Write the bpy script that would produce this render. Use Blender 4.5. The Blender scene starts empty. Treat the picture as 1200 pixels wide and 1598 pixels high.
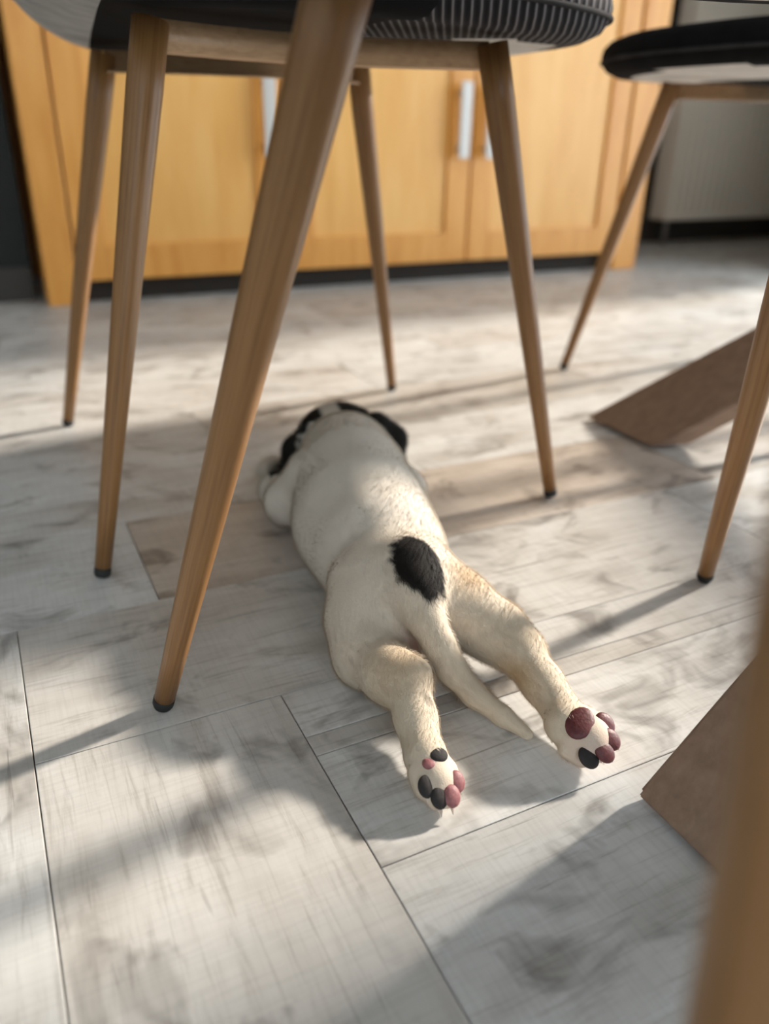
import bpy, bmesh, math, random
import numpy as np
from mathutils import Vector, Matrix

random.seed(7)
rng = np.random.default_rng(11)
C = bpy.context.scene.collection
S = bpy.context.scene
PI = math.pi

# ------------------------------------------------------------------ camera
F_PX, PITCH, ROLL, AZ, CAM_H = 1235.0, math.radians(25.58), math.radians(1.17), math.radians(26.73), 0.34
cam_data = bpy.data.cameras.new('camera')
cam = bpy.data.objects.new('camera', cam_data); C.objects.link(cam)
cam_data.sensor_fit = 'VERTICAL'
cam_data.sensor_height = 24.0
cam_data.sensor_width = 24.0
cam_data.lens = F_PX * 24.0 / 1598.0
cam_data.clip_start = 0.01
_f = Vector((math.sin(AZ) * math.cos(PITCH), math.cos(AZ) * math.cos(PITCH), -math.sin(PITCH)))
_r = Vector((math.cos(AZ), -math.sin(AZ), 0))
_u = _r.cross(_f)
# picture rolled by ROLL: the true right axis dips in the picture
rr = _r * math.cos(ROLL) - _u * -math.sin(ROLL) * 1.0
uu = rr.cross(_f)
M = Matrix((rr, uu, -_f)).transposed().to_4x4()
M.translation = Vector((0, 0, CAM_H))
cam.matrix_world = M
cam_data.dof.use_dof = True
cam_data.dof.focus_distance = 0.475
cam_data.dof.aperture_fstop = cam_data.lens / 7.0
S.camera = cam

# ------------------------------------------------------------------ light
SUN_EL, SUN_AZ = math.radians(25.5), math.radians(4.0)
world = bpy.data.worlds.new('sky'); S.world = world; world.use_nodes = True
bg = world.node_tree.nodes['Background']
bg.inputs['Color'].default_value = (0.80, 0.91, 1.0, 1)
bg.inputs['Strength'].default_value = 4.0
sun_data = bpy.data.lights.new('sun', 'SUN')
sun = bpy.data.objects.new('sun', sun_data); C.objects.link(sun)
sun_data.energy = 6.8
sun_data.color = (1.0, 0.90, 0.78)
sun_data.angle = math.radians(3.8)
sd = Vector((math.cos(SUN_EL) * math.cos(SUN_AZ), math.cos(SUN_EL) * math.sin(SUN_AZ), math.sin(SUN_EL)))
sun.rotation_euler = sd.to_track_quat('Z', 'Y').to_euler()
sun.location = (6, 0, 3)
S.view_settings.view_transform = 'Standard'
S.view_settings.look = 'None'
S.view_settings.gamma = 1.0
S.view_settings.use_curve_mapping = False
S.view_settings.exposure = 0.22
S.cycles.use_denoising = True
S.cycles.max_bounces = 10
S.cycles.diffuse_bounces = 6
S.cycles.sample_clamp_indirect = 6.0

# ------------------------------------------------------------------ helpers
def tag(o, label, cat, group=None):
    o['label'] = label; o['category'] = cat
    if group: o['group'] = group
    return o

def empty(name, loc=(0, 0, 0), rz=0.0):
    o = bpy.data.objects.new(name, None); C.objects.link(o)
    o.location = loc; o.rotation_euler = (0, 0, rz); o.empty_display_size = 0.05
    return o

def link_mesh(name, me, mat=None, parent=None, smooth=False):
    o = bpy.data.objects.new(name, me); C.objects.link(o)
    if mat is not None: me.materials.append(mat)
    if parent is not None: o.parent = parent
    if smooth:
        me.polygons.foreach_set('use_smooth', [True] * len(me.polygons))
    return o

def from_bm(name, bm, mat=None, parent=None, smooth=False):
    bmesh.ops.recalc_face_normals(bm, faces=bm.faces)
    me = bpy.data.meshes.new(name); bm.to_mesh(me); bm.free()
    return link_mesh(name, me, mat, parent, smooth)

def box_bm(bm, lo, hi, bevel=0.0, mat_rot=None):
    g = bmesh.ops.create_cube(bm, size=1.0)
    vs = g['verts']
    c = [(a + b) / 2 for a, b in zip(lo, hi)]
    for v in vs:
        v.co = Vector([c[i] + v.co[i] * (hi[i] - lo[i]) for i in range(3)])
    if bevel > 0:
        es = list({e for v in vs for e in v.link_edges})
        bmesh.ops.bevel(bm, geom=es, offset=bevel, segments=2, profile=0.6, affect='EDGES')
    return bm

def box(name, lo, hi, mat, parent=None, bevel=0.0):
    bm = bmesh.new(); box_bm(bm, lo, hi, bevel)
    return from_bm(name, bm, mat, parent)

def tube_mesh(bm, pts, radii, n=24, cap=True):
    pts = [Vector(p) for p in pts]
    rings = []
    up = Vector((0.31, 0.95, 0.05))
    for i, p in enumerate(pts):
        t = (pts[min(i + 1, len(pts) - 1)] - pts[max(i - 1, 0)]).normalized()
        a = t.cross(up).normalized(); b = t.cross(a).normalized()
        rings.append([bm.verts.new(p + (a * math.cos(k * 2 * PI / n) + b * math.sin(k * 2 * PI / n)) * radii[i]) for k in range(n)])
    for i in range(len(rings) - 1):
        for k in range(n):
            bm.faces.new((rings[i][k], rings[i][(k + 1) % n], rings[i + 1][(k + 1) % n], rings[i + 1][k]))
    if cap:
        bm.faces.new(rings[0][::-1]); bm.faces.new(rings[-1])
    return bm

# ------------------------------------------------------------------ materials
class NT:
    def __init__(self, name):
        self.m = bpy.data.materials.new(name); self.m.use_nodes = True
        self.t = self.m.node_tree; self.p = self.t.nodes['Principled BSDF']
    def n(self, typ, **kw):
        nd = self.t.nodes.new(typ)
        for k, v in kw.items():
            if k in nd.bl_rna.properties.keys(): setattr(nd, k, v)
            else: nd.inputs[k].default_value = v
        return nd
    def l(self, a, b): self.t.links.new(a, b)
    def coords(self, scale, kind='Object', rot=(0, 0, 0)):
        tc = self.n('ShaderNodeTexCoord'); mp = self.n('ShaderNodeMapping')
        mp.inputs['Scale'].default_value = scale; mp.inputs['Rotation'].default_value = rot
        self.l(tc.outputs[kind], mp.inputs['Vector']); return mp
    def ramp(self, fac, stops, interp='LINEAR'):
        r = self.n('ShaderNodeValToRGB'); e = r.color_ramp.elements
        r.color_ramp.interpolation = interp
        while len(e) < len(stops): e.new(0.5)
        for el, (p, c) in zip(e, stops):
            el.position = p; el.color = (*c, 1) if len(c) == 3 else c
        self.l(fac, r.inputs['Fac']); return r
    def mix(self, fac, a, b, blend='MIX'):
        m = self.n('ShaderNodeMix', data_type='RGBA', blend_type=blend)
        for s, v in (('Factor', fac), ('A', a), ('B', b)):
            i = [x for x in m.inputs if x.name == s and (x.type == 'RGBA' or (s == 'Factor' and x.type == 'VALUE'))][0]
            if hasattr(v, 'is_output'): self.l(v, i)
            elif isinstance(v, (int, float)): i.default_value = v
            else: i.default_value = (*v, 1)
        return [o for o in m.outputs if o.type == 'RGBA'][0]
    def bump(self, height, strength=0.2, dist=0.001):
        b = self.n('ShaderNodeBump', Strength=strength, Distance=dist)
        self.l(height, b.inputs['Height']); self.l(b.outputs['Normal'], self.p.inputs['Normal'])

def plain(name, col, rough=0.6, metal=0.0, noise=0.0, nscale=60, bump=0.0):
    k = NT(name); k.p.inputs['Roughness'].default_value = rough; k.p.inputs['Metallic'].default_value = metal
    k.p.inputs['Base Color'].default_value = (*col, 1)
    if noise > 0 or bump > 0:
        mp = k.coords((nscale,) * 3); nz = k.n('ShaderNodeTexNoise', Scale=1.0, Detail=4.0)
        k.l(mp.outputs[0], nz.inputs['Vector'])
        lo = tuple(c * (1 - noise) for c in col); hi = tuple(min(1, c * (1 + noise)) for c in col)
        k.l(k.ramp(nz.outputs['Fac'], [(0.3, lo), (0.7, hi)]).outputs['Color'], k.p.inputs['Base Color'])
        if bump > 0: k.bump(nz.outputs['Fac'], bump, 0.001)
    return k.m

def wood(name, dark, mid, light, axis='Z', freq=120.0, stretch=0.06, rough=0.45, bump=0.15, perobj=0.0):
    """long-grained wood: noise stretched along one axis"""
    k = NT(name); k.p.inputs['Roughness'].default_value = rough
    sc = [freq, freq, freq]; sc['XYZ'.index(axis)] = freq * stretch
    mp = k.coords(sc)
    oi = k.n('ShaderNodeObjectInfo')
    off = k.n('ShaderNodeVectorMath', operation='ADD'); k.l(mp.outputs[0], off.inputs[0])
    mul = k.n('ShaderNodeMath', operation='MULTIPLY'); mul.inputs[1].default_value = 57.0
    k.l(oi.outputs['Random'], mul.inputs[0]); k.l(mul.outputs[0], off.inputs[1])
    nz = k.n('ShaderNodeTexNoise', Scale=1.0, Detail=5.0, Roughness=0.6, Distortion=0.15)
    k.l(off.outputs[0], nz.inputs['Vector'])
    r = k.ramp(nz.outputs['Fac'], [(0.28, dark), (0.5, mid), (0.72, light)])
    k.l(r.outputs['Color'], k.p.inputs['Base Color'])
    k.bump(nz.outputs['Fac'], bump, 0.0006)
    return k.m

M_leg = wood('leg_oak', (0.18, 0.082, 0.026), (0.26, 0.128, 0.044), (0.31, 0.165, 0.064), 'Z', 420, 0.014, 0.40, 0.1)
M_rail = wood('rail_oak', (0.40, 0.25, 0.135), (0.50, 0.32, 0.18), (0.56, 0.38, 0.22), 'X', 260, 0.05, 0.40, 0.05)
M_table = wood('table_oak', (0.20, 0.125, 0.085), (0.265, 0.17, 0.115), (0.32, 0.215, 0.15), 'X', 110, 0.05, 0.5, 0.12)
M_honey = wood('honey_oak', (0.62, 0.255, 0.045), (0.71, 0.325, 0.068), (0.77, 0.385, 0.10), 'Z', 40, 0.10, 0.35, 0.05)
M_honeypanel = wood('honey_oak_panel', (0.73, 0.36, 0.085), (0.80, 0.43, 0.12), (0.85, 0.49, 0.165), 'Z', 26, 0.14, 0.33, 0.04)
M_rubber = plain('black_rubber', (0.012, 0.012, 0.012), 0.7)
M_dark = plain('under_cabinet_dark', (0.02, 0.013, 0.008), 0.8)  # near-black; on the strip below the doors it paints the gap's shade
M_handle = plain('satin_handle', (0.60, 0.585, 0.56), 0.4, 0.2)
M_wall_dark = plain('anthracite_paint', (0.016, 0.019, 0.019), 0.75, 0, 0.1, 30)
M_wall = plain('white_paint', (0.74, 0.73, 0.70), 0.85, 0, 0.03, 8)
M_skirt = plain('grey_skirting', (0.05, 0.045, 0.04), 0.6)
M_rad = plain('radiator_enamel', (0.80, 0.75, 0.66), 0.4)
M_steel = plain('grey_steel', (0.3, 0.3, 0.3), 0.4, 0.8)

def fabric(name, col, var=0.25, scale=900, bump=0.35):
    k = NT(name); k.p.inputs['Roughness'].default_value = 0.9
    mp = k.coords((1, 1, 1)); nz = k.n('ShaderNodeTexNoise', Scale=scale, Detail=2.0)
    nb = k.n('ShaderNodeTexNoise', Scale=38.0, Detail=4.0)
    k.l(mp.outputs[0], nz.inputs['Vector']); k.l(mp.outputs[0], nb.inputs['Vector'])
    a = k.ramp(nb.outputs['Fac'], [(0.3, tuple(c * (1 - var) for c in col)), (0.7, tuple(min(1, c * (1 + var)) for c in col))])
    k.l(a.outputs['Color'], k.p.inputs['Base Color'])
    k.p.inputs['Specular IOR Level'].default_value = 0.08
    k.bump(nz.outputs['Fac'], bump, 0.0008)
    return k.m

M_black = fabric('black_fabric', (0.007, 0.007, 0.008))
M_char = fabric('charcoal_fabric', (0.035, 0.034, 0.035))
M_lgrey = fabric('light_grey_fabric', (0.40, 0.40, 0.39), 0.18, 700)
M_white = fabric('off_white_fabric', (0.58, 0.56, 0.53), 0.1)
def striped(name):
    k = NT(name); k.p.inputs['Roughness'].default_value = 0.9; k.p.inputs['Specular IOR Level'].default_value = 0.1
    mp = k.coords((1, 1, 1), 'Object', (0, 0, math.radians(28)))
    w = k.n('ShaderNodeTexWave', wave_type='BANDS', bands_direction='X', Scale=46.0, Distortion=0.35, Detail=1.0)
    w.inputs['Detail Scale'].default_value = 1.5
    k.l(mp.outputs[0], w.inputs['Vector'])
    r = k.ramp(w.outputs['Fac'], [(0.0, (0.012, 0.011, 0.013)), (0.72, (0.026, 0.025, 0.028)), (0.92, (0.12, 0.115, 0.12)), (1.0, (0.17, 0.165, 0.17))])
    k.l(r.outputs['Color'], k.p.inputs['Base Color']); k.bump(w.outputs['Fac'], 0.4, 0.0015)
    return k.m
M_stripe = striped('pinstriped_fabric')

def plank_material(name, tint):
    """whitewashed oak: board runs along local X"""
    k = NT(name); k.p.inputs['Roughness'].default_value = 0.42
    k.p.inputs['Specular IOR Level'].default_value = 0.45
    tc = k.n('ShaderNodeTexCoord'); oi = k.n('ShaderNodeObjectInfo')
    mul = k.n('ShaderNodeMath', operation='MULTIPLY'); mul.inputs[1].default_value = 91.0
    k.l(oi.outputs['Random'], mul.inputs[0])
    def co(scale):
        add = k.n('ShaderNodeVectorMath', operation='ADD')
        k.l(tc.outputs['Object'], add.inputs[0]); k.l(mul.outputs[0], add.inputs[1])
        mp = k.n('ShaderNodeMapping'); mp.inputs['Scale'].default_value = scale
        k.l(add.outputs[0], mp.inputs['Vector']); return mp.outputs[0]
    def noise(scale, detail=4.0, dist=0.0, rough=0.55):
        nz = k.n('ShaderNodeTexNoise', Scale=1.0, Detail=detail, Distortion=dist, Roughness=rough)
        k.l(co(scale), nz.inputs['Vector']); return nz.outputs['Fac']
    broad = noise((5, 13, 5), 3.0, 1.2)
    grain = noise((14, 210, 60), 7.0, 0.6, 0.7)
    saw = noise((420, 26, 60), 2.0, 0.2)
    streak = noise((4.5, 75, 30), 3.0, 1.5)
    blotch = noise((16, 24, 10), 3.0, 0.8, 0.6)
    base = k.ramp(broad, [(0.28, (0.45, 0.425, 0.395)), (0.5, (0.60, 0.59, 0.57)), (0.72, (0.70, 0.70, 0.69))]).outputs['Color']
    g = k.ramp(grain, [(0.30, (0.60, 0.58, 0.56)), (0.47, (0.96, 0.96, 0.96)), (0.75, (1.06, 1.06, 1.06))]).outputs['Color']
    c1 = k.mix(0.75, base, g, 'MULTIPLY')
    s = k.ramp(saw, [(0.38, (0.84, 0.84, 0.84)), (0.56, (1.04, 1.04, 1.04))]).outputs['Color']
    c2 = k.mix(0.32, c1, s, 'MULTIPLY')
    st = k.ramp(streak, [(0.24, (0.42, 0.40, 0.38)), (0.345, (1, 1, 1))]).outputs['Color']
    c3 = k.mix(0.8, c2, st, 'MULTIPLY')
    bl = k.ramp(blotch, [(0.30, (0.36, 0.34, 0.325)), (0.46, (1, 1, 1))]).outputs['Color']
    c3 = k.mix(0.75, c3, bl, 'MULTIPLY')
    # knots
    vo = k.n('ShaderNodeTexVoronoi', Scale=1.0, Randomness=1.0)
    k.l(co((5.0, 9.0, 0.01)), vo.inputs['Vector'])
    kn = k.ramp(vo.outputs['Distance'], [(0.0, (0.22, 0.20, 0.185)), (0.07, (0.46, 0.43, 0.41)), (0.20, (1, 1, 1))]).outputs['Color']
    c4 = k.mix(0.65, c3, kn, 'MULTIPLY')
    rv = k.ramp(oi.outputs['Random'], [(0.0, (0.84, 0.81, 0.78)), (0.5, (1, 1, 1)), (1.0, (0.95, 0.96, 0.97))]).outputs['Color']
    c5 = k.mix(1.0, c4, rv, 'MULTIPLY')
    c6 = k.mix(1.0, c5, tint, 'MULTIPLY')
    k.l(c6, k.p.inputs['Base Color'])
    k.bump(grain, 0.12, 0.0005)
    return k.m
M_plank = plank_material('whitewashed_plank', (1, 1, 1))
M_plank_brown = plank_material('greige_plank', (0.84, 0.75, 0.68))
M_sub = plain('joint_dust', (0.10, 0.09, 0.08), 0.9)

# ------------------------------------------------------------------ room shell
XL, XR, YF, YB, ZC = -1.9, 3.3, -2.6, 2.30, 2.5
def struct(o): o['kind'] = 'structure'; return o
floor = struct(box('floor', (XL, YF, -0.06), (XR, YB, -0.004), M_sub))
struct(box('ceiling', (XL - .1, YF - .1, ZC), (XR + .1, YB + .1, ZC + .1), M_wall))
struct(box('wall_back', (XL - .1, YB, -0.06), (XR + .1, YB + .1, ZC), M_wall_dark))
struct(box('wall_left', (XL - .1, YF, -0.06), (XL, YB, ZC), M_wall))
def wall_with_hole(name, axis, pos, thick, a0, a1, h0, h1, z0, z1):
    bm = bmesh.new()
    def b(p0, p1, q0, q1):
        if axis == 'X': box_bm(bm, (pos, p0, q0), (pos + thick, p1, q1))
        else: box_bm(bm, (p0, pos, q0), (p1, pos + thick, q1))
    b(a0, h0, -0.06, ZC); b(h1, a1, -0.06, ZC)
    if z0 > -0.05: b(h0, h1, -0.06, z0)
    b(h0, h1, z1, ZC)
    return struct(from_bm(name, bm, M_wall))
wall_with_hole('wall_right', 'X', XR, 0.1, YF, YB, -2.2, 1.58, 0.0, 2.3)
wall_with_hole('wall_front', 'Y', YF - 0.1, 0.1, XL, XR, -1.4, 0.6, 0.95, 2.2)
struct(box('wall_pier', (XL, 1.905, -0.06), (0.100, YB, ZC), M_wall_dark))
struct(box('baseboard_pier', (XL, 1.89, -0.004), (0.100, 1.906, 0.07), M_skirt, None, 0.003))
struct(box('added_shade_wall', (2.14, 1.54, -0.06), (XR, 1.64, ZC), M_wall))  # unseen partition, added to keep daylight off the back right corner
struct(box('baseboard_back', (0.100, YB - 0.016, -0.004), (XR, YB, 0.075), M_skirt, None, 0.003))

# floor boards: each its own piece, child of the floor
W, GAP, TH = 0.153, 0.0007, 0.005
_plank_cache = {}
def plank(x0, x1, y0, y1, along, mat):
    x0 = max(x0, XL); x1 = min(x1, XR); y0 = max(y0, YF); y1 = min(y1, YB)
    if x1 - x0 < 0.012 or y1 - y0 < 0.012: return
    Lx, Ly = (x1 - x0, y1 - y0) if along == 'X' else (y1 - y0, x1 - x0)
    key = (round(Lx, 4), round(Ly, 4), mat.name)
    if key not in _plank_cache:
        bm = bmesh.new(); g = GAP / 2
        box_bm(bm, (-Lx / 2 + g, -Ly / 2 + g, -TH), (Lx / 2 - g, Ly / 2 - g, 0))
        top = [e for e in bm.edges if all(v.co.z > -1e-6 for v in e.verts)]
        bmesh.ops.bevel(bm, geom=top, offset=0.0004, segments=1, affect='EDGES')
        bmesh.ops.recalc_face_normals(bm, faces=bm.faces)
        me = bpy.data.meshes.new('floor_plank'); bm.to_mesh(me); bm.free(); me.materials.append(mat)
        _plank_cache[key] = me
    o = bpy.data.objects.new('floor_plank', _plank_cache[key]); C.objects.link(o)
    o.location = ((x0 + x1) / 2, (y0 + y1) / 2, 0)
    if along == 'Y': o.rotation_euler = (0, 0, PI / 2)
    o.parent = floor
L = 4 * W
X0, X1, Y0 = -0.020, 0.131, 0.409
# column boards running along Y, left of X1 and below Y0 (and the step to the left)
for i in range(0, 10):
    xr = X1 - i * W if i else X1
    xl = X1 - (i + 1) * W
    top = Y0 if i == 0 else Y0 + W * min(i, 4)
    y = top
    while y > -0.6:
        plank(xl, xr, y - L, y, 'Y', M_plank); y -= L
# boards running along X, right of X1, below Y0
j = 0
y = Y0
while y > -0.5:
    x = X1
    first = [L, 0.8 * L, 0.6 * L][j % 3]
    if j == 0:                                   # the first board is cut into strips
        for a, b in ((0.363, Y0), (0.345, 0.363), (Y0 - W, 0.345)): plank(x, x + first, a, b, 'X', M_plank)
    else: plank(x, x + first, y - W, y, 'X', M_plank)
    x += first
    while x < 2.2:
        plank(x, x + L, y - W, y, 'X', M_plank); x += L
    y -= W; j += 1
# rows along X above Y0
y = Y0; j = 0
starts = [None, 0.083, -0.11, 0.30, -0.25]
while y < YB - 0.01:
    i = min(j + 1, 4)
    xs = X1 - (i) * W                      # where the stepped Y boards stop
    if j >= 4: xs = XL
    x = xs
    st = [0.62, 0.083, 0.35, 0.22, 0.5, 0.1, 0.4][j % 7]
    cuts = [xs]
    c = st
    while c - L > xs + 0.1: c -= L
    while c < XR:
        if c > xs + 0.05: cuts.append(c)
        c += L
    cuts.append(XR)
    for a, b in zip(cuts[:-1], cuts[1:]):
        brown = (j == 1 and abs(a - 0.083) < 1e-6)
        plank(a, b, y, min(y + W, YB), 'X', M_plank_brown if brown else M_plank)
    y += W; j += 1

# ------------------------------------------------------------------ radiator and sideboard
def make_radiator():
    r = tag(empty('radiator', (2.62, 2.2, 0)), 'pale ribbed panel radiator on the dark back wall beyond the sideboard', 'radiator')
    x0, x1, z0, z1 = -0.47, 0.62, 0.085, 0.80
    pitch = 0.034; n = int((x1 - x0) / pitch)
    bm = bmesh.new(); prof = []
    for i in range(n):
        a = x0 + i * pitch
        prof += [(a, 0.0), (a + pitch * 0.12, -0.034), (a + pitch * 0.66, -0.034), (a + pitch * 0.78, 0.0)]
    prof.append((x0 + n * pitch, 0.0))
    lo = [bm.verts.new((x, y, z0 + 0.02)) for x, y in prof]; hi = [bm.verts.new((x, y, z1 - 0.02)) for x, y in prof]
    for i in range(len(prof) - 1): bm.faces.new((lo[i], lo[i + 1], hi[i + 1], hi[i]))
    bl = [bm.verts.new((x, 0.045, z0 + 0.02)) for x, y in (prof[0], prof[-1])]; bh = [bm.verts.new((x, 0.045, z1 - 0.02)) for x, y in (prof[0], prof[-1])]
    bm.faces.new((bl[0], bh[0], bh[1], bl[1])); bm.faces.new((lo[0], hi[0], bh[0], bl[0])); bm.faces.new((lo[-1], bl[1], bh[1], hi[-1]))
    from_bm('ribbed_panel', bm, M_rad, r)
    box('top_grille', (x0, -0.036, z1 - 0.02), (x0 + n * pitch, 0.05, z1), M_rad, r, 0.004)
    box('bottom_rim', (x0, -0.036, z0), (x0 + n * pitch, 0.05, z0 + 0.021), M_rad, r, 0.004)
    for x in (x0 + 0.15, x1 - 0.2): box('wall_bracket', (x, 0.045, 0.2), (x + 0.03, 0.097, 0.7), M_steel, r)
    bm = bmesh.new(); tube_mesh(bm, [(x0 + 0.06, 0.02, 0.0), (x0 + 0.06, 0.02, 0.09)], [0.008, 0.008], 12)
    from_bm('pipe', bm, M_steel, r, True)
make_radiator()

def make_sideboard():
    s = tag(empty('sideboard', (0, 0, 0)), 'honey oak sideboard with three panelled doors against the dark wall', 'cabinet')
    yf, yb = 1.81, 2.27
    xa, xb = 0.118, 1.70
    zt = 0.86
    for (a, b) in ((xa, xa + 0.062), (xb - 0.085, xb)):
        box('corner_post', (a, yf - 0.006, 0.0), (b, yf + 0.06, zt), M_honey, s, 0.004)
        box('corner_post', (a, yb - 0.06, 0.0), (b, yb, zt), M_honey, s, 0.004)
    box('side_panel', (xa + 0.012, yf + 0.06, 0.06), (xa + 0.032, yb - 0.06, zt), M_honey, s)
    box('side_panel', (xb - 0.032, yf + 0.06, 0.06), (xb - 0.012, yb - 0.06, zt), M_honey, s)
    box('back_panel', (xa + 0.06, yb - 0.03, 0.06), (xb - 0.08, yb - 0.015, zt), M_honey, s)
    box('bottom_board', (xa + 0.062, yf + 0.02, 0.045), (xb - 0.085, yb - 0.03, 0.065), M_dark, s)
    box('gap_shade_strip', (xa + 0.062, yf + 0.035, 0.0), (xb - 0.085, yf + 0.05, 0.05), M_dark, s)  # dark strip added to paint the shade in the gap under the doors
    box('worktop', (xa - 0.02, yf - 0.03, zt), (xb + 0.02, yb + 0.01, zt + 0.03), M_honey, s, 0.006)
    g = 0.003
    edges = [xa + 0.064, 0.648, 1.130, xb - 0.087]
    z0, z1 = 0.047, zt - 0.012
    sw, rw = 0.062, 0.07
    for i in range(3):
        a, b = edges[i] + g, edges[i + 1] - g
        bm = bmesh.new()
        box_bm(bm, (a, yf, z0), (a + sw, yf + 0.022, z1), 0.002)
        box_bm(bm, (b - sw, yf, z0), (b, yf + 0.022, z1), 0.002)
        box_bm(bm, (a + sw, yf, z0), (b - sw, yf + 0.022, z0 + rw), 0.002)
        box_bm(bm, (a + sw, yf, z1 - rw), (b - sw, yf + 0.022, z1), 0.002)
        d = from_bm('door', bm, M_honey, s)
        box('door_panel', (a + sw - 0.004, yf + 0.009, z0 + rw - 0.004), (b - sw + 0.004, yf + 0.019, z1 - rw + 0.004), M_honeypanel, d)
        hx = (b - 0.036) if i < 2 else (a + 0.034)
        bm = bmesh.new()
        box_bm(bm, (hx - 0.014, yf - 0.030, 0.288), (hx + 0.014, yf - 0.022, 0.452), 0.003)
        for hz in (0.31, 0.43): box_bm(bm, (hx - 0.005, yf - 0.024, hz - 0.005), (hx + 0.005, yf + 0.001, hz + 0.005))
        h = from_bm('handle', bm, M_handle, d); h['label'] = 'satin silver bar handle'
make_sideboard()

# ------------------------------------------------------------------ chairs
def leg_objs(root, foot, top, zt=0.409, mat=M_leg):
    f, t = Vector((*foot, 0)), Vector((*top, zt))
    d = t - f
    n = 9; ln = d.length
    pts = [(0, 0, ln * (0.022 + 0.978 * i / n)) for i in range(n + 1)]
    rad = [0.0066 + 0.0066 * min(1, (i / n) * 1.12) for i in range(n + 1)]
    bm = bmesh.new(); tube_mesh(bm, pts, rad, 28)
    leg = from_bm('leg', bm, mat, root, True)
    leg.location = f; leg.rotation_mode = 'QUATERNION'; leg.rotation_quaternion = Vector((0, 0, 1)).rotation_difference(d.normalized())
    bm = bmesh.new(); tube_mesh(bm, [(0, 0, 0.002), (0, 0, ln * 0.010), (0, 0, ln * 0.0225)], [0.0060, 0.0069, 0.0069], 20)
    c = from_bm('foot_cap', bm, M_rubber, leg, True); c['label'] = 'black rubber foot cap'
    return leg

def rail_obj(root, a, b, bow):
    """bent strip between two leg tops, bowed sideways towards the seat centre"""
    bm = bmesh.new(); n = 20
    prof = [(-0.002, 0.411), (-0.002, 0.3915), (0.014, 0.390), (0.014, 0.392), (0.002, 0.394), (0.002, 0.411)]
    rows = []
    for i in range(n + 1):
        u = i / n
        x = a[0] + (b[0] - a[0]) * u
        y0 = a[1] + (b[1] - a[1]) * u
        sgn = -1 if a[1] > 0 else 1
        y = y0 + sgn * bow * (1 - (2 * u - 1) ** 2)
        rows.append([bm.verts.new((x, y + sgn * py, pz)) for py, pz in prof])
    m = len(prof)
    for i in range(n):
        for k in range(m):
            bm.faces.new((rows[i][k], rows[i][(k + 1) % m], rows[i + 1][(k + 1) % m], rows[i + 1][k]))
    bm.faces.new(rows[0]); bm.faces.new(rows[-1][::-1])
    return from_bm('seat_rail', bm, M_rail, root, True)

def seat_surface(n=120):
    """closed padded seat: superellipse plan, rounded rim, gently dished underside; local x = front"""
    prof = []
    m = 22
    # s runs from underside centre, round the rim, to the top centre
    ctrl = [(0.0, 0.417), (0.30, 0.417), (0.55, 0.4165), (0.74, 0.4155), (0.86, 0.411), (0.93, 0.411), (0.975, 0.416), (0.997, 0.425),
            (1.0, 0.433), (0.994, 0.441), (0.97, 0.449), (0.92, 0.456), (0.82, 0.461), (0.65, 0.461), (0.35, 0.456), (0.0, 0.454)]
    bm = bmesh.new(); rings = []
    for (s, z) in ctrl[1:-1]:
        ring = []
        for k in range(n):
            th = 2 * PI * k / n
            e = 2.0 / 3.0
            cx, sy = math.cos(th), math.sin(th)
            x = math.copysign(abs(cx) ** e, cx); y = math.copysign(abs(sy) ** e, sy)
            X = x * s * (0.288 if x > 0 else 0.235); Y = y * s * 0.248
            zz = z
            # waterfall: front edge drops, rear rises into the back
            if X < -0.12: zz += ((-X - 0.12) / 0.115) ** 2 * 0.050
            if X > 0.14: zz += ((X - 0.14) / 0.15) ** 2 * 0.008
            zz += (abs(Y) / 0.248) ** 4 * 0.006
            ring.append(bm.verts.new((X, Y, zz)))
        rings.append(ring)
    for i in range(len(rings) - 1):
        for k in range(n):
            bm.faces.new((rings[i][k], rings[i][(k + 1) % n], rings[i + 1][(k + 1) % n], rings[i + 1][k]))
    c0 = bm.verts.new((0, 0, ctrl[0][1])); c1 = bm.verts.new((0, 0, ctrl[-1][1]))
    for k in range(n):
        bm.faces.new((c0, rings[0][(k + 1) % n], rings[0][k])); bm.faces.new((c1, rings[-1][k], rings[-1][(k + 1) % n]))
    bmesh.ops.recalc_face_normals(bm, faces=bm.faces)
    return bm

def split_patches(bm, cuts, classify, names):
    for co, no in cuts:
        bmesh.ops.bisect_plane(bm, geom=bm.verts[:] + bm.edges[:] + bm.faces[:], dist=1e-5, plane_co=co, plane_no=no)
    out = {}
    for key in names:
        b2 = bm.copy()
        kill = [f for f in b2.faces if classify(f.calc_center_median()) != key]
        bmesh.ops.delete(b2, geom=kill, context='FACES')
        out[key] = b2
    bm.free()
    return out

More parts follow.
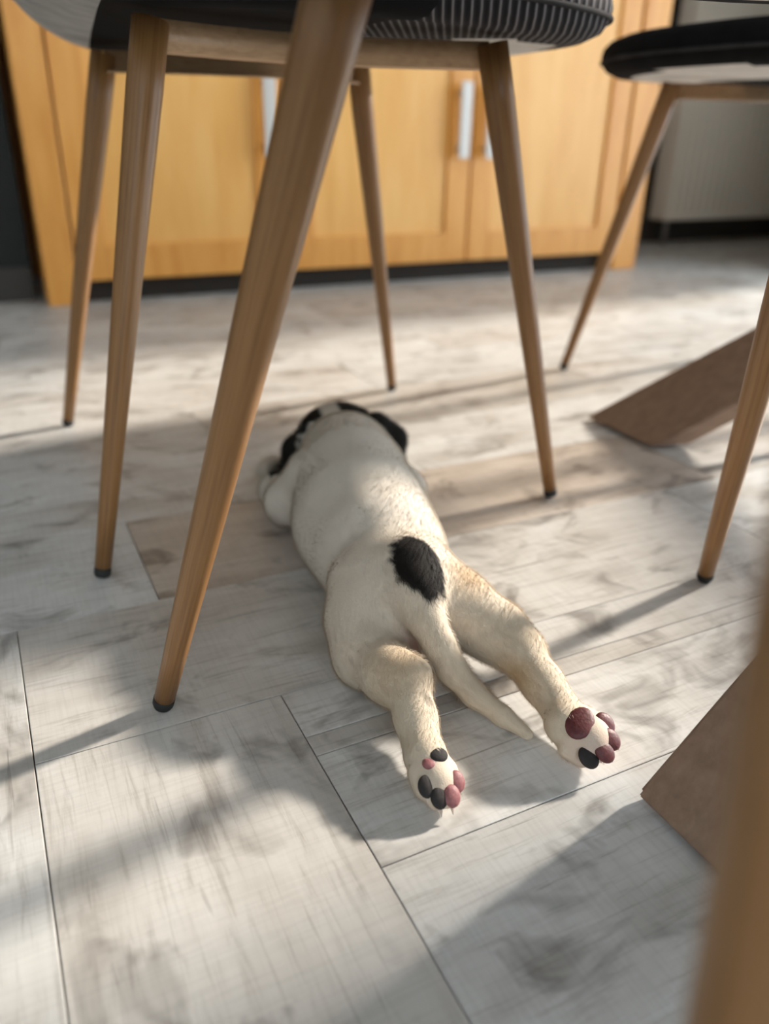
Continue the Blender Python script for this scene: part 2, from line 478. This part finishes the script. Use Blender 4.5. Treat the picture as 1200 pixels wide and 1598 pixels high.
def make_chair(loc, rz, label, scheme, under_y=-1.0, hx=0.224, hy=0.203, tx=0.133, ty=0.152, over={}, rails=None):
    r = tag(empty('dining_chair', loc, rz), label, 'chair', 'patchwork dining chairs round the table')
    for sx, sy in ((-1, -1), (-1, 1), (1, 1), (1, -1)):
        f, t = over.get((sx, sy), ((sx * hx, sy * hy), (sx * tx, sy * ty)))
        leg_objs(r, f, t)
    for sy in (-1, 1):
        if rails == 'across':
            rail_obj(r, (-ty, sy * tx, 0), (0.122, sy * tx, 0), 0.03).rotation_euler = (0, 0, PI / 2)
        else:
            rail_obj(r, (-tx, sy * ty, 0), (over.get((1, sy), (0, (tx, 0)))[1][0] - 0.004, sy * ty, 0), 0.038)
    # patchwork seat
    cuts = [((-0.155, 0, 0), (1, -0.06, 0)), ((0, max(under_y, -0.2), 0), (0, 1, 0)), ((0.02, 0, 0), (1, 0.12, 0)), ((0, 0.02, 0), (0.0, 1, 0)), ((0.03, 0, 0), (1, 0, 0))]
    def cls(c):
        if (c.x + 0.155) - 0.06 * c.y < 0: return 'rear'
        if (abs(c.x / (0.3 if c.x > 0 else 0.235)) ** 3 + abs(c.y / 0.248) ** 3) < 0.86 ** 3 and c.z < 0.432 and c.x > 0.03 and c.y > under_y - (0.06 if c.x > 0.16 else 0): return 'under'
        if c.y > 0.02 and c.x > 0.03: return 'left'
        if c.y > 0.02: return 'side'
        return 'front' if (c.x - 0.02) + 0.12 * c.y > 0 else 'side'
    parts = split_patches(seat_surface(), cuts, cls, ('rear', 'left', 'front', 'side', 'under'))
    for kk, b2 in parts.items():
        mat, lab = scheme[kk]
        o = from_bm('seat_patch', b2, mat, r, True); o['label'] = lab
    bm = bmesh.new(); n = 96; e = 2.0 / 3.0; loop = []
    for k in range(n + 1):
        th = 2 * PI * k / n
        x = math.copysign(abs(math.cos(th)) ** e, math.cos(th)); y = math.copysign(abs(math.sin(th)) ** e, math.sin(th))
        X, Y = x * 0.998 * (0.288 if x > 0 else 0.235), y * 0.998 * 0.248
        zz = 0.425 + (abs(Y) / 0.248) ** 4 * 0.006
        if X < -0.12: zz += ((-X - 0.12) / 0.115) ** 2 * 0.050
        if X > 0.14: zz += ((X - 0.14) / 0.15) ** 2 * 0.008
        loop.append((X, Y, zz))
    tube_mesh(bm, loop, [0.0022] * len(loop), 8, False)
    from_bm('piping', bm, M_char, r, True)
    # backrest (above the frame): curved shell rising from the rear of the seat
    bm = bmesh.new(); nu, nv = 20, 12; front = []; back = []
    for j in range(nv + 1):
        v = j / nv
        zz = 0.45 + 0.39 * v
        half = 0.215 * (1 - 0.25 * v ** 3)
        rf, rb = [], []
        for i in range(nu + 1):
            u = i / nu * 2 - 1
            y = u * half
            x = -0.205 - 0.05 * v + 0.07 * u * u * (1 - 0.3 * v)
            th = 0.028 * (1 - u ** 6) ** 0.5 * (1 - v ** 8) ** 0.5 + 0.004
            zc = zz - 0.05 * v * u ** 4
            rf.append(bm.verts.new((x + th / 2, y, zc))); rb.append(bm.verts.new((x - th / 2, y, zc)))
        front.append(rf); back.append(rb)
    for j in range(nv):
        for i in range(nu):
            bm.faces.new((front[j][i], front[j][i + 1], front[j + 1][i + 1], front[j + 1][i]))
            bm.faces.new((back[j][i], back[j + 1][i], back[j + 1][i + 1], back[j][i + 1]))
        bm.faces.new((front[j][0], front[j + 1][0], back[j + 1][0], back[j][0]))
        bm.faces.new((front[j][nu], back[j][nu], back[j + 1][nu], front[j + 1][nu]))
    for i in range(nu):
        bm.faces.new((front[0][i], back[0][i], back[0][i + 1], front[0][i + 1]))
        bm.faces.new((front[nv][i], front[nv][i + 1], back[nv][i + 1], back[nv][i]))
    from_bm('backrest', bm, scheme['rear'][0], r, True)
    return r

SC1 = {'under': (M_white, 'off-white underside patch'), 'rear': (M_lgrey, 'light grey fabric patch'), 'left': (M_white, 'off-white fabric patch'), 'front': (M_stripe, 'dark pinstriped fabric patch'), 'side': (M_black, 'black fabric patch')}
SC2 = {'under': (M_white, 'off-white underside patch'), 'rear': (M_char, 'charcoal fabric patch'), 'left': (M_black, 'black fabric patch'), 'front': (M_lgrey, 'light grey fabric patch'), 'side': (M_stripe, 'dark pinstriped fabric patch')}
SC3 = {'under': (M_white, 'off-white underside patch'), 'rear': (M_lgrey, 'light grey fabric patch'), 'left': (M_black, 'black fabric patch'), 'front': (M_black, 'black fabric patch'), 'side': (M_black, 'black fabric patch')}
make_chair((0.280, 0.809, 0), math.radians(-2.6), 'dining chair whose striped and grey seat shows whole, standing over the puppy', SC1, -0.06, 0.224, 0.203, 0.133, 0.152, {(1, 1): ((0.224, 0.203), (0.148, 0.152)), (1, -1): ((0.224, -0.203), (0.147, -0.152))})
make_chair((0.271, 0.205, 0), math.radians(-3.4), 'nearest dining chair, its seat out of view, with the thick oak leg crossing the picture', SC2, -1.0, 0.227, 0.211, 0.133, 0.108, {(-1, -1): ((-0.209, -0.218), (-0.127, -0.122))}, 'across')
make_chair((1.058, 0.807, 0), math.radians(184.3), 'dining chair at the right edge with black seat before the radiator', SC3, -1.0, 0.2245, 0.206, 0.133, 0.152,
           {(1, 1): ((0.234, 0.205), (0.138, 0.150)), (-1, -1): ((-0.252, -0.150), (-0.150, -0.115)), (-1, 1): ((-0.252, 0.150), (-0.150, 0.115))})

# ------------------------------------------------------------------ table with slanted plank legs
def make_table():
    t = tag(empty('dining_table', (1.1, -0.1, 0)), 'oak dining table whose slanted plank legs rise from the floor at right', 'table')
    def part(name, bm): 
        for v in bm.verts: v.co -= Vector((1.1, -0.1, 0))
        return from_bm(name, bm, M_table, t)
    def slab(corner_far, width, d, length, thick, name='leg'):
        """plank: foot line along -Y from corner_far; rises along d; thickness towards the lower side"""
        d = Vector(d); u = d / d.x
        p0 = Vector(corner_far); p1 = p0 + Vector((0, -width, 0))
        nrm = u.cross(Vector((0, -1, 0))).normalized()
        if nrm.z > 0: nrm = -nrm
        bm = bmesh.new()
        # underside sits on the floor plane: cut level at z=0
        th = nrm * thick
        dx = -th.z / u.z
        tops = [p0, p1, p1 + u * length, p0 + u * length]
        off = th + u * dx
        bots = [p0 + off, p1 + off, p1 + u * length + th, p0 + u * length + th]
        vs = [bm.verts.new(v + Vector((0, 0, 0.004))) for v in tops + bots]
        for q in ((0, 1, 2, 3), (7, 6, 5, 4), (0, 4, 5, 1), (1, 5, 6, 2), (2, 6, 7, 3), (3, 7, 4, 0)):
            bm.faces.new([vs[k] for k in q])
        bmesh.ops.bevel(bm, geom=bm.edges[:], offset=0.0025, segments=2, affect='EDGES')
        return part(name, bm)
    slab((0.689, 0.781, 0), 0.122, (1, -0.34, 0.578), 1.19, 0.026)
    slab((0.281, 0.236, 0), 0.122, (1, -0.10, 1.28), 0.54, 0.026)
    for foot, d, ln in (((0.689, 0.781, 0), (1, -0.34, 0.578), 1.19), ((0.281, 0.236, 0), (1, -0.10, 1.28), 0.54)):
        o = slab(foot, 0.122, d, ln, 0.026)                 # the far pair: the same legs turned half a turn
        o.data.transform(Matrix.Rotation(PI, 4, 'Z')); o.location = (0.35, -0.75, 0)
    bm = bmesh.new(); box_bm(bm, (0.70, -1.20, 0.665), (1.98, 0.27, 0.70), 0.003); part('apron', bm)
    bm = bmesh.new(); box_bm(bm, (0.56, -1.30, 0.70), (2.08, 0.33, 0.735), 0.006); part('tabletop', bm)
make_table()

# ------------------------------------------------------------------ the puppy (distance field meshed by surface nets)
vox = 0.0021
LO = np.array([0.115, 0.245, -0.006]); HI = np.array([0.415, 0.815, 0.145])
N = np.ceil((HI - LO) / vox).astype(int)
gx, gy, gz = np.meshgrid(*[LO[i] + vox * np.arange(N[i]) for i in range(3)], indexing='ij')
P = np.stack([gx, gy, gz], -1).astype(np.float32).reshape(-1, 3)
del gx, gy, gz

def sub_idx(lo, hi):
    i0 = np.clip(((np.array(lo) - LO) / vox).astype(int), 0, N); i1 = np.clip(((np.array(hi) - LO) / vox).astype(int) + 2, 0, N)
    return tuple(slice(a, b) for a, b in zip(i0, i1))
FIELD = np.full(N, 0.05, np.float32)
P3 = P.reshape(*N, 3)
def smin(a, b, k):
    h = np.clip(0.5 + 0.5 * (b - a) / k, 0, 1)
    return b + (a - b) * h - k * h * (1 - h)
def add(fn, lo, hi, k, pad=0.045):
    sl = sub_idx(np.array(lo) - pad, np.array(hi) + pad)
    d = fn(P3[sl]).astype(np.float32)
    FIELD[sl] = smin(FIELD[sl], d, k)
def cone(a, ra, b, rb, k=0.012, sz=1.0):
    a = np.array(a, np.float32); b = np.array(b, np.float32); ab = b - a; L2 = (ab ** 2).sum()
    def fn(p):
        h = np.clip(((p - a) @ ab) / L2, 0, 1)
        q = p - (a + h[..., None] * ab)
        if sz != 1.0: q = q * np.array([1, 1, 1 / sz], np.float32)
        return np.sqrt((q ** 2).sum(-1)) - (ra + (rb - ra) * h)
    r = max(ra, rb)
    add(fn, np.minimum(a, b) - r, np.maximum(a, b) + r, k)
def chain(pts, k=0.012, sz=1.0):
    for (a, ra), (b, rb) in zip(pts[:-1], pts[1:]): cone(a, ra, b, rb, k, sz)
def ell(c, r, k=0.008, rot=0.0):
    c = np.array(c, np.float32); r = np.array(r, np.float32); ca, sa = math.cos(rot), math.sin(rot)
    def fn(p):
        q = p - c
        q = np.stack([q[..., 0] * ca + q[..., 1] * sa, -q[..., 0] * sa + q[..., 1] * ca, q[..., 2]], -1)
        k0 = np.sqrt(((q / r) ** 2).sum(-1)); k1 = np.sqrt(((q / (r * r)) ** 2).sum(-1)) + 1e-9
        return k0 * (k0 - 1) / k1
    R = r.max(); add(fn, c - R, c + R, k)

# trunk
chain([((0.230, 0.436, 0.047), 0.036), ((0.240, 0.485, 0.050), 0.040), ((0.254, 0.545, 0.053), 0.045),
       ((0.269, 0.600, 0.058), 0.042), ((0.284, 0.645, 0.060), 0.036)], 0.03)
ell((0.250, 0.530, 0.034), (0.050, 0.085, 0.034), 0.03)                      # belly on the floor
ell((0.228, 0.420, 0.056), (0.034, 0.036, 0.031), 0.02)                      # croup
ell((0.229, 0.412, 0.026), (0.034, 0.022, 0.024), 0.014)                      # under the tail
# neck, head, muzzle
chain([((0.284, 0.648, 0.057), 0.036), ((0.298, 0.692, 0.050), 0.035)], 0.03)
ell((0.309, 0.722, 0.046), (0.046, 0.046, 0.040), 0.015, -0.25)
chain([((0.314, 0.748, 0.040), 0.026), ((0.321, 0.782, 0.026), 0.019)], 0.014)
# ears (hang beside the skull)
chain([((0.271, 0.704, 0.066), 0.013), ((0.255, 0.708, 0.050), 0.013), ((0.250, 0.716, 0.030), 0.009)], 0.006)
chain([((0.336, 0.690, 0.070), 0.014), ((0.352, 0.684, 0.055), 0.014), ((0.358, 0.688, 0.034), 0.010)], 0.006)
# fore legs: shoulder, elbow, forearm, paw
chain([((0.240, 0.625, 0.050), 0.028), ((0.222, 0.640, 0.027), 0.020), ((0.227, 0.690, 0.017), 0.015), ((0.240, 0.738, 0.014), 0.013)], 0.012)
chain([((0.298, 0.612, 0.050), 0.030), ((0.325, 0.612, 0.030), 0.022), ((0.345, 0.668, 0.017), 0.015), ((0.355, 0.715, 0.014), 0.013)], 0.012)
for (cx, cy, rt) in ((0.246, 0.752, -0.4), (0.360, 0.728, -0.2)):
    ell((cx, cy, 0.013), (0.016, 0.019, 0.012), 0.008, rt)
    for k in range(4): ell((cx - 0.0125 + 0.0085 * k, cy + (0.015 if k in (1, 2) else 0.010), 0.009), (0.0055, 0.0085, 0.0075), 0.003, rt)
# hind legs
chain([((0.212, 0.436, 0.043), 0.033), ((0.200, 0.420, 0.033), 0.027), ((0.189, 0.396, 0.024), 0.021),
       ((0.189, 0.361, 0.030), 0.016), ((0.193, 0.348, 0.032), 0.0148)], 0.014)
chain([((0.193, 0.349, 0.032), 0.0145), ((0.188, 0.326, 0.023), 0.0120), ((0.181, 0.302, 0.017), 0.0118)], 0.007)
ell((0.201, 0.350, 0.035), (0.008, 0.007, 0.008), 0.007)                     # hock point
chain([((0.246, 0.430, 0.043), 0.031), ((0.261, 0.404, 0.037), 0.025), ((0.276, 0.372, 0.031), 0.019),
       ((0.280, 0.350, 0.029), 0.0155)], 0.014)
chain([((0.280, 0.352, 0.029), 0.0150), ((0.278, 0.322, 0.023), 0.0125), ((0.275, 0.290, 0.018), 0.0125)], 0.008)

def paw(c, d, w, toes, up):
    """hind paw lying sole up: body of the paw plus four toes fanned along d"""
    c = Vector(c); d = Vector(d).normalized(); up = Vector(up).normalized()
    s = d.cross(up).normalized()
    a = c - d * 0.010; b = c + d * 0.004
    cone(tuple(a), w * 0.88, tuple(b), w * 0.95, 0.007)
    out = []
    for (lat, fw, h) in toes:
        q = c + s * lat + d * fw + up * h
        cone(tuple(q - d * 0.006), 0.0062, tuple(q + d * 0.0035), 0.0058, 0.0028)
        out.append(q)
    return c, d, s, up, out
PL = paw((0.1800, 0.290, 0.0145), (-0.12, -1, -0.30), 0.0118,
         ((-0.0092, 0.005, 0.0), (-0.0036, 0.0125, -0.001), (0.0036, 0.0125, -0.001), (0.0092, 0.005, 0.0)), (0.08, -0.5, 0.86))
PR = paw((0.2740, 0.277, 0.0180), (0.50, -0.80, -0.22), 0.0145,
         ((-0.0125, 0.004, -0.001), (-0.0045, 0.0105, 0.0005), (0.0045, 0.0105, 0.0005), (0.0125, 0.004, -0.001)), (-0.05, -0.62, 0.78))
# tail
TAIL = [((0.2280, 0.414, 0.073), 0.0180), ((0.2240, 0.394, 0.066), 0.0150), ((0.2230, 0.378, 0.053), 0.0118), ((0.2260, 0.367, 0.040), 0.0105), ((0.2325, 0.358, 0.023), 0.0098),
        ((0.2400, 0.341, 0.0120), 0.0080), ((0.2480, 0.320, 0.0080), 0.0064), ((0.2545, 0.3015, 0.0055), 0.0038)]
chain(TAIL[:3], 0.010); chain(TAIL[2:], 0.004)
# floor: flatten at z = 0.001
FIELD = np.maximum(FIELD, 0.0012 - P3[..., 2])

def surface_nets(F, lo, h):
    s = F < 0
    nx, ny, nz = F.shape
    c = [(i, j, k) for i in (0, 1) for j in (0, 1) for k in (0, 1)]
    def cs(A, o): return A[o[0]:nx - 1 + o[0], o[1]:ny - 1 + o[1], o[2]:nz - 1 + o[2]]
    cnt = sum(cs(s, o).astype(np.int8) for o in c)
    act = (cnt > 0) & (cnt < 8)
    ids = -np.ones(act.shape, np.int64); idx = np.argwhere(act); ids[act] = np.arange(len(idx))
    vals = {o: cs(F, o)[act] for o in c}
    acc = np.zeros((len(idx), 3)); num = np.zeros(len(idx))
    for a in c:
        for ax in range(3):
            if a[ax] == 0:
                b = list(a); b[ax] = 1; b = tuple(b)
                va, vb = vals[a], vals[b]; m = (va < 0) != (vb < 0)
                t = np.where(m, va / np.where(m, va - vb, 1), 0)
                p = np.tile(np.array(a, float), (len(idx), 1)); p[:, ax] += t
                acc[m] += p[m]; num[m] += 1
    verts = lo + h * (idx + acc / num[:, None])
    quads = []
    for ax in range(3):
        u, v = (ax + 1) % 3, (ax + 2) % 3
        sl0 = [slice(None)] * 3; sl1 = [slice(None)] * 3; sl0[ax] = slice(0, -1); sl1[ax] = slice(1, None)
        ch = s[tuple(sl0)] != s[tuple(sl1)]
        e = np.argwhere(ch)
        e = e[(e[:, u] > 0) & (e[:, v] > 0) & (e[:, u] < F.shape[u] - 1) & (e[:, v] < F.shape[v] - 1)]
        def g(du, dv):
            q = e.copy(); q[:, u] -= du; q[:, v] -= dv; return ids[q[:, 0], q[:, 1], q[:, 2]]
        q = np.stack([g(1, 1), g(0, 1), g(0, 0), g(1, 0)], 1)
        inside = s[e[:, 0], e[:, 1], e[:, 2]]
        q[~inside] = q[~inside][:, ::-1]
        quads.append(q)
    return verts, np.concatenate(quads)
V, Q = surface_nets(FIELD, LO, vox)
# a little smoothing that keeps the volume
Ed = np.concatenate([Q[:, [0, 1]], Q[:, [1, 2]], Q[:, [2, 3]], Q[:, [3, 0]]])
deg = np.bincount(Ed.ravel(), minlength=len(V))[:, None]
for lam in (0.5, -0.52, 0.5, -0.52, 0.5, -0.52, 0.4):
    acc = np.zeros_like(V)
    np.add.at(acc, Ed[:, 0], V[Ed[:, 1]]); np.add.at(acc, Ed[:, 1], V[Ed[:, 0]])
    V = V + lam * (acc / deg - V)

def coat_colour(p):
    """coat markings of the puppy: white with black head patches and tail-root spot, tan hocks, pink bare skin"""
    n = len(p)
    col = np.tile(np.array([0.69, 0.64, 0.57]), (n, 1))
    def blend(c, w):
        nonlocal col
        w = np.clip(w, 0, 1)[:, None]; col = col * (1 - w) + np.array(c) * w
    def blob(c, r): return np.sqrt((((p - np.array(c)) / np.array(r)) ** 2).sum(1))
    sm = lambda d, a, b: np.clip((b - d) / (b - a), 0, 1)
    wob = 0.10 * np.sin(p[:, 0] * 410 + 1) * np.sin(p[:, 1] * 370) + 0.05 * np.sin(p[:, 0] * 900 + p[:, 1] * 700)
    blend((0.60, 0.50, 0.37), 0.75 * sm(p[:, 1], 0.35, 0.47))
    for c, r in (((0.192, 0.352, 0.036), (0.020, 0.020, 0.020)), ((0.268, 0.330, 0.026), (0.011, 0.026, 0.012)), ((0.281, 0.372, 0.030), (0.020, 0.034, 0.020)), ((0.268, 0.398, 0.064), (0.022, 0.018, 0.02))):
        blend((0.46, 0.31, 0.165), 0.72 * sm(blob(c, r), 0.3, 1.25))
    blend((0.62, 0.36, 0.30), 0.6 * sm(blob((0.226, 0.395, 0.030), (0.036, 0.020, 0.026)), 0.4, 1.1))     # bare pink belly and thighs
    blend((0.60, 0.50, 0.42), 0.5 * sm(blob((0.181, 0.285, 0.012), (0.022, 0.022, 0.02)), 0.5, 1.0))
    blend((0.62, 0.45, 0.40), 0.6 * sm(blob((0.278, 0.268, 0.014), (0.024, 0.020, 0.02)), 0.5, 1.0))
    blend((0.10, 0.08, 0.06), 0.7 * sm(blob((0.195, 0.327, 0.033), (0.004, 0.006, 0.006)), 0.6, 1.2))
    # black spot at the tail root
    blend((0.010, 0.008, 0.007), sm(blob((0.2268, 0.4010, 0.076), (0.0175, 0.0275, 0.028)) + 0.6 * wob, 0.93, 1.06))
    # black head with a white blaze
    hd = (p - np.array([0.300, 0.700, 0])) @ np.array([0.97, -0.24, 0])
    fy = (p - np.array([0.300, 0.700, 0])) @ np.array([0.24, 0.97, 0])
    blaze = np.abs(hd + 0.008)
    edge = np.where(hd > 0, -0.004 - 0.45 * hd, 0.010 - 0.60 * np.abs(hd))
    black = sm(-(fy - edge + 0.05 * wob), -0.004, 0.004) * sm(-blaze, -0.011, -0.007) * sm(fy, 0.050, 0.058) * sm(-p[:, 2], -0.032, -0.024)
    black *= (np.abs(hd) < 0.075)
    blend((0.010, 0.009, 0.008), black)
    return col
def dog_mat(name, rough, fur=False):
    k = NT(name); k.p.inputs['Roughness'].default_value = rough
    at = k.n('ShaderNodeAttribute'); at.attribute_name = 'coat'
    k.l(at.outputs['Color'], k.p.inputs['Base Color'])
    k.p.inputs['Specular IOR Level'].default_value = 0.25
    if not fur:
        mp = k.coords((1, 1, 1)); nz = k.n('ShaderNodeTexNoise', Scale=900.0, Detail=2.0)
        k.l(mp.outputs[0], nz.inputs['Vector']); k.bump(nz.outputs['Fac'], 0.3, 0.0008)
    return k.m
M_coat = dog_mat('puppy_coat', 0.85)
M_fur = dog_mat('puppy_fur', 0.7, True)

dog_me = bpy.data.meshes.new('puppy')
ORG = np.array([0.235, 0.50, 0.0])
dog_me.from_pydata((V - ORG).tolist(), [], Q.tolist()); dog_me.update()
ca = dog_me.color_attributes.new('coat', 'FLOAT_COLOR', 'POINT')
ca.data.foreach_set('color', np.concatenate([coat_colour(V), np.ones((len(V), 1))], 1).astype(np.float32).ravel())
dog = tag(link_mesh('puppy', dog_me, M_coat, None, True),
          'white puppy with a black tail-root spot sprawled flat on its belly, hind legs stretched out', 'dog')
dog.location = ORG.tolist()

# short fur
dog_me.calc_loop_triangles()
nt = len(dog_me.loop_triangles)
tri = np.zeros(nt * 3, np.int32); dog_me.loop_triangles.foreach_get('vertices', tri); tri = tri.reshape(-1, 3)
a, b, c_ = V[tri[:, 0]], V[tri[:, 1]], V[tri[:, 2]]
nrm = np.cross(b - a, c_ - a); area = np.linalg.norm(nrm, axis=1) / 2; nrm /= (np.linalg.norm(nrm, axis=1)[:, None] + 1e-12)
NH = 90000
pick = rng.choice(nt, NH, p=area / area.sum())
r1, r2 = rng.random(NH), rng.random(NH); sq = np.sqrt(r1)
root = a[pick] * (1 - sq)[:, None] + b[pick] * (sq * (1 - r2))[:, None] + c_[pick] * (sq * r2)[:, None]
hn = nrm[pick]
keep = root[:, 2] > 0.006
# pads stay bare
for (c0, d0, s0, u0, ts) in (PL, PR):
    q = root - np.array(c0); keep &= ~((np.linalg.norm(q, axis=1) < 0.021) & (hn @ np.array(u0) > 0.35) & (q @ np.array(d0) > -0.008))
root, hn = root[keep], hn[keep]; NH = len(root)
flow = np.tile(np.array([-0.12, -1.0, -0.25]), (NH, 1))
tw = (np.linalg.norm(root - np.array([0.226, 0.37, 0.05]), axis=1) < 0.03)
flow[tw] = np.array([0.03, -0.35, -0.95])
flow += rng.normal(0, 0.28, (NH, 3))
flow -= (flow * hn).sum(1)[:, None] * hn; flow /= np.linalg.norm(flow, axis=1)[:, None] + 1e-9
dirv = flow * 0.9 + hn * (0.34 + 0.12 * rng.random(NH))[:, None]; dirv /= np.linalg.norm(dirv, axis=1)[:, None]
length = 0.0055 * (0.6 + 0.7 * rng.random(NH))
length *= np.where(root[:, 1] < 0.335, 0.62, 1.0)
p0 = root - hn * 0.0004
p1 = root + dirv * (length * 0.55)[:, None]
p2 = root + (dirv * 0.85 + flow * 0.3) * length[:, None]
p2[:, 2] = np.maximum(p2[:, 2], 0.0008); p1[:, 2] = np.maximum(p1[:, 2], 0.0008)
# each hair is a slim three-sided blade, all joined into one part
w = 0.00014
side = np.cross(dirv, hn); side /= np.linalg.norm(side, axis=1)[:, None] + 1e-9
HV = np.stack([p0 - side * w, p0 + side * w, p1 + side * w * 0.8, p1 - side * w * 0.8, p2], 1).reshape(-1, 3) - ORG
bi = np.arange(NH)[:, None] * 5
faces = np.concatenate([bi + np.array([[0, 1, 2, 3]])], 0).tolist() + (bi + np.array([[3, 2, 4]])).tolist()
fur_me = bpy.data.meshes.new('fur'); fur_me.from_pydata(HV.tolist(), [], faces); fur_me.update()
fa = fur_me.color_attributes.new('coat', 'FLOAT_COLOR', 'POINT')
hc = coat_colour(root) * (0.86 + 0.24 * rng.random((NH, 1)))
fa.data.foreach_set('color', np.repeat(np.concatenate([hc, np.ones((NH, 1))], 1), 5, axis=0).astype(np.float32).ravel())
fur = link_mesh('fur', fur_me, M_fur, dog, True); fur['kind'] = 'stuff'
fur_me.normals_split_custom_set_from_vertices(np.repeat(hn, 5, axis=0).tolist())

# paw pads, claws, face
M_pad_red = plain('red_paw_pad', (0.105, 0.020, 0.022), 0.5, 0, 0.25, 500, 0.3)
M_pad_pink = plain('pink_paw_pad', (0.28, 0.105, 0.11), 0.55, 0, 0.2, 500, 0.3)
M_pad_black = plain('black_paw_pad', (0.022, 0.018, 0.018), 0.8, 0, 0.2, 500, 0.3)
M_claw = plain('claw', (0.62, 0.50, 0.43), 0.4)
M_eye = plain('eye', (0.02, 0.012, 0.008), 0.1)
M_nose = plain('nose', (0.015, 0.013, 0.013), 0.4)
def ellipsoid(name, c, axes, r, mat, label=None):
    bm = bmesh.new(); bmesh.ops.create_uvsphere(bm, u_segments=20, v_segments=12, radius=1.0)
    A = [Vector(x).normalized() for x in axes]
    for v in bm.verts:
        p = v.co.copy()
        v.co = Vector(c) - Vector(ORG.tolist()) + A[0] * p.x * r[0] + A[1] * p.y * r[1] + A[2] * p.z * r[2]
    o = from_bm(name, bm, mat, dog, True)
    if label: o['label'] = label
    return o
def surf_point(p, d):
    """march from outside along -d to the skin"""
    p = Vector(p); d = Vector(d).normalized(); q = p + d * 0.03
    for _ in range(400):
        i = [(q[k] - LO[k]) / vox for k in range(3)]
        i = [min(max(int(round(x)), 0), N[k] - 1) for k, x in enumerate(i)]
        if FIELD[tuple(i)] < 0.0: break
        q -= d * 0.0004
    return q
def pads(pw, toe_mats, main, main_mat, main_off, scale):
    c0, d0, s0, u0, ts = pw
    for q, (m, lab) in zip(ts, toe_mats):
        s = surf_point(q + d0 * 0.0005, u0 * 0.85 + d0 * 0.5)
        ellipsoid('toe_pad', s - u0 * 0.0012, (s0, d0 - u0 * 0.5, u0 + d0 * 0.5), (0.0054 * scale, 0.0066 * scale, 0.0026), m, lab)
        e = q + d0 * 0.0085 * 1.0
        bm = bmesh.new()
        tube_mesh(bm, [e - d0 * 0.003 - Vector(ORG.tolist()), e + d0 * 0.002 - u0 * 0.0005 - Vector(ORG.tolist()), e + d0 * 0.0045 - u0 * 0.002 - Vector(ORG.tolist())], [0.0010, 0.0009, 0.0002], 8)
        from_bm('claw', bm, M_claw, dog, True)
    for (lat, fw, rx, ry, m, lab) in main:
        s = surf_point(c0 + s0 * lat + d0 * fw, u0)
        ellipsoid('heel_pad', s - u0 * 0.0012, (s0, d0, u0), (rx, ry, 0.0026), m, lab)
pads(PL, ((M_pad_pink, 'pink toe pad'), (M_pad_pink, 'pink toe pad'), (M_pad_black, 'black toe pad'), (M_pad_black, 'black toe pad')),
     ((-0.002, -0.007, 0.0058, 0.0050, M_pad_black, 'black half of the heel pad'), (0.004, -0.003, 0.0048, 0.0042, M_pad_pink, 'pink half of the heel pad')), None, 0, 0.95)
pads(PR, ((M_pad_red, 'red toe pad'), (M_pad_red, 'red toe pad'), (M_pad_red, 'red toe pad'), (M_pad_black, 'black toe pad')),
     ((0.000, -0.007, 0.0110, 0.0080, M_pad_red, 'red heel pad'),), None, 0, 1.12)
for sx in (-1, 1):
    ax = Vector((0.97, -0.24, 0))
    p = Vector((0.312, 0.748, 0.052)) + ax * sx * 0.017
    s = surf_point(p, Vector((0.15, 0.9, 0.35)) + ax * sx * 0.45)
    ellipsoid('eye', s, ((1, 0, 0), (0, 1, 0), (0, 0, 1)), (0.0055, 0.0045, 0.0055), M_eye, 'dark round eye')
ellipsoid('nose', surf_point((0.322, 0.79, 0.030), (0.1, 1, 0.2)), ((1, 0, 0), (0, 1, 0), (0, 0, 1)), (0.0085, 0.006, 0.006), M_nose, 'black nose')
